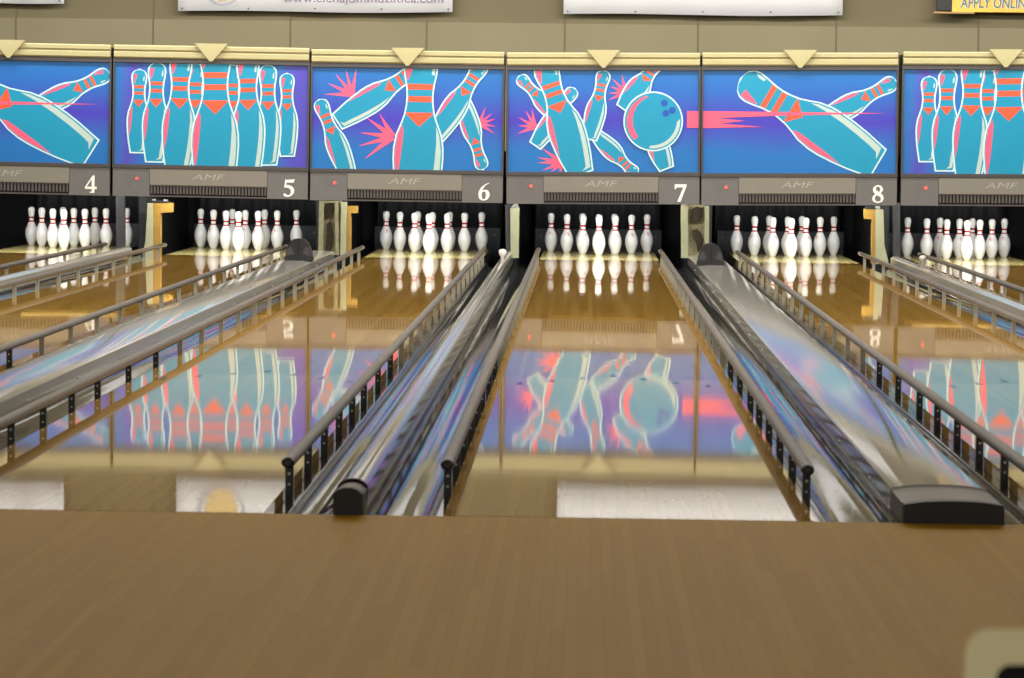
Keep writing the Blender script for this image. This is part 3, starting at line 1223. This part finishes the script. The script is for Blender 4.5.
b1, w1 = sheet('banner', -75, 64, 0.5, 3.6, 2.75, 'white vinyl banner at the far left of the wall')
b2, w2 = sheet('banner', 178, 452.5, 11, 12, 2.75, 'white vinyl banner with a purple web address and gold emblem')
b3, w3 = sheet('banner', 563.5, 842.5, 14, 15.2, 2.75, 'blank white vinyl banner right of centre, left of the yellow sign')
kp = (YB - CAM.y) / F_PX
tb = text_bm('www.elenajommuzatiea.com', .12, 0, 160 * kp)
for v in tb.verts:
    v.co += Vector((105 * kp, -.024, 9.2 * kp))
obj('web_address', tb, M['bannertext'], b2, fixn=False)
bm = bmesh.new()
n = 40
ci = [(46 * kp + 24 * kp * math.cos(2 * PI * k / n), 36 * kp + 30 * kp * math.sin(2 * PI * k / n)) for k in range(n)]
ii = [(46 * kp + 21.5 * kp * math.cos(2 * PI * k / n), 36 * kp + 27.5 * kp * math.sin(2 * PI * k / n)) for k in range(n)]
a = [bm.verts.new((x, -.024, z)) for x, z in ci]
b = [bm.verts.new((x, -.024, z)) for x, z in ii]
for i in range(n):
    bm.faces.new((a[i], a[(i + 1) % n], b[(i + 1) % n], b[i]))
obj('emblem_ring', bm, M['ring'], b2)
bm = bmesh.new()
bm.faces.new([bm.verts.new((46 * kp + 17 * kp * math.cos(2 * PI * k / n), -.0245, 36 * kp + 26 * kp * math.sin(2 * PI * k / n))) for k in range(n)])
obj('emblem_disc', bm, M['gold'], b2)

a = at_y(932.5, 14, YB)
t = thing('wall_sign', 'yellow sign reading APPLY ONLINE with a dark left end on a ledge', 'sign', (a.x, YB, a.z), (0, 0, 0))
bm = bmesh.new()
box(bm, 18.5 * kp, 116 * kp, -.05, -.01, 2 * kp, .55)
obj('yellow_face', bm, M['signyellow'], t, bevel=.004)
bm = bmesh.new()
box(bm, 3.5 * kp, 18.3 * kp, -.05, -.01, 3.2 * kp, .55)
obj('dark_end', bm, M['black'], t, bevel=.004)
bm = bmesh.new()
box(bm, 0, 40 * kp, -.11, -.01, .1 * kp, 1.9 * kp)
obj('ledge', bm, M['woodledge'], t, bevel=.003)
for nm, off, mm, y in (('letter_halo', .35, M['signwhite'], -.0525), ('lettering', 0, M['signink'], -.055)):
    tb = text_bm('APPLY ONLINE', .132, .08, 70 * kp, .002)
    for v in tb.verts:
        v.co += Vector((26.5 * kp - off * kp * 1.6, y, 6.4 * kp - off * kp))
    obj(nm, tb, mm, t, fixn=False)

# ------------------------------------------------------------------ console at the lower right foreground
YC = CAM.y + 2.7
a = at_y(965.5, 628.5, YC)
t = thing('scoring_console', 'blurred beige plastic console with a dark recessed face, bottom right foreground', 'console', (a.x, YC, -.18))
top = a.z + .18
W = .46
bm = bmesh.new()


def rrect(x0, x1, z0, z1, r, n=6):
    out = []
    for cx_, cz_, a0 in ((x1 - r, z1 - r, 0), (x0 + r, z1 - r, 90), (x0 + r, z0 + r, 180), (x1 - r, z0 + r, 270)):
        for k in range(n + 1):
            an = math.radians(a0 + 90 * k / n)
            out.append((cx_ + r * math.cos(an), cz_ + r * math.sin(an)))
    return out


o_ = rrect(0, W, top - .38, top, .024)
i_ = rrect(.030, W - .030, top - .35, top - .034, .014)
fa = [bm.verts.new((x, 0, z)) for x, z in o_]
fb = [bm.verts.new((x, 0, z)) for x, z in i_]
fc = [bm.verts.new((x, .03, z)) for x, z in i_]
ba = [bm.verts.new((x * .7 + .15 * W, .34, top - .30 + (z - top + .38) * .42)) for x, z in o_]
N = len(o_)
for i in range(N):
    j = (i + 1) % N
    bm.faces.new((fa[i], fa[j], fb[j], fb[i]))
    bm.faces.new((fb[i], fb[j], fc[j], fc[i]))
    bm.faces.new((fa[j], fa[i], ba[i], ba[j]))
bm.faces.new(ba)
obj('housing', bm, M['console'], t)
bm = bmesh.new()
prism_y(bm, i_, .028, .04)
obj('screen', bm, M['screen'], t)
bm = bmesh.new()
box(bm, W / 2 - .07, W / 2 + .07, .1, .24, .03, top - .38)
obj('pedestal', bm, M['console'], t, bevel=.01)
bm = bmesh.new()
box(bm, W / 2 - .18, W / 2 + .18, 0, .34, 0, .03)
obj('foot_plate', bm, M['steel'], t, bevel=.006)

# ------------------------------------------------------------------ light


def area(x, y, z, sx, sy, e, rot=(0, 0, 0), col=(1, .972, .92)):
    l = bpy.data.lights.new('unseen_overhead_lamp', 'AREA')
    l.shape = 'RECTANGLE'
    l.size, l.size_y = sx, sy
    l.energy = e
    l.color = col
    o = bpy.data.objects.new('unseen_overhead_lamp', l)
    COL.objects.link(o)
    o.location = (x, y, z)
    o.rotation_euler = rot


area(0, 16.0, 3.5, 14, .5, 540, (math.radians(38), 0, 0))  # unseen row added to brighten the rear wall and banners
area(0, 12.5, 3.5, 14, 1.6, 430, (math.radians(18), 0, 0))
area(0, 9.0, 3.5, 14, 1.6, 420, (math.radians(10), 0, 0))
area(0, 5.8, 3.5, 14, 1.6, 360)
area(0, -9.5, 3.3, 14, 1.6, 260, (math.radians(30), 0, 0))  # unseen fill behind the camera, added to light the console's near face
w = bpy.data.worlds.new('world')
scn.world = w
w.use_nodes = True
w.node_tree.nodes['Background'].inputs['Color'].default_value = (1, .95, .86, 1)
w.node_tree.nodes['Background'].inputs['Strength'].default_value = .35

scn.view_settings.view_transform = 'Standard'
scn.view_settings.look = 'None'
scn.view_settings.gamma = 1
scn.view_settings.exposure = 0.0
scn.view_settings.use_curve_mapping = False
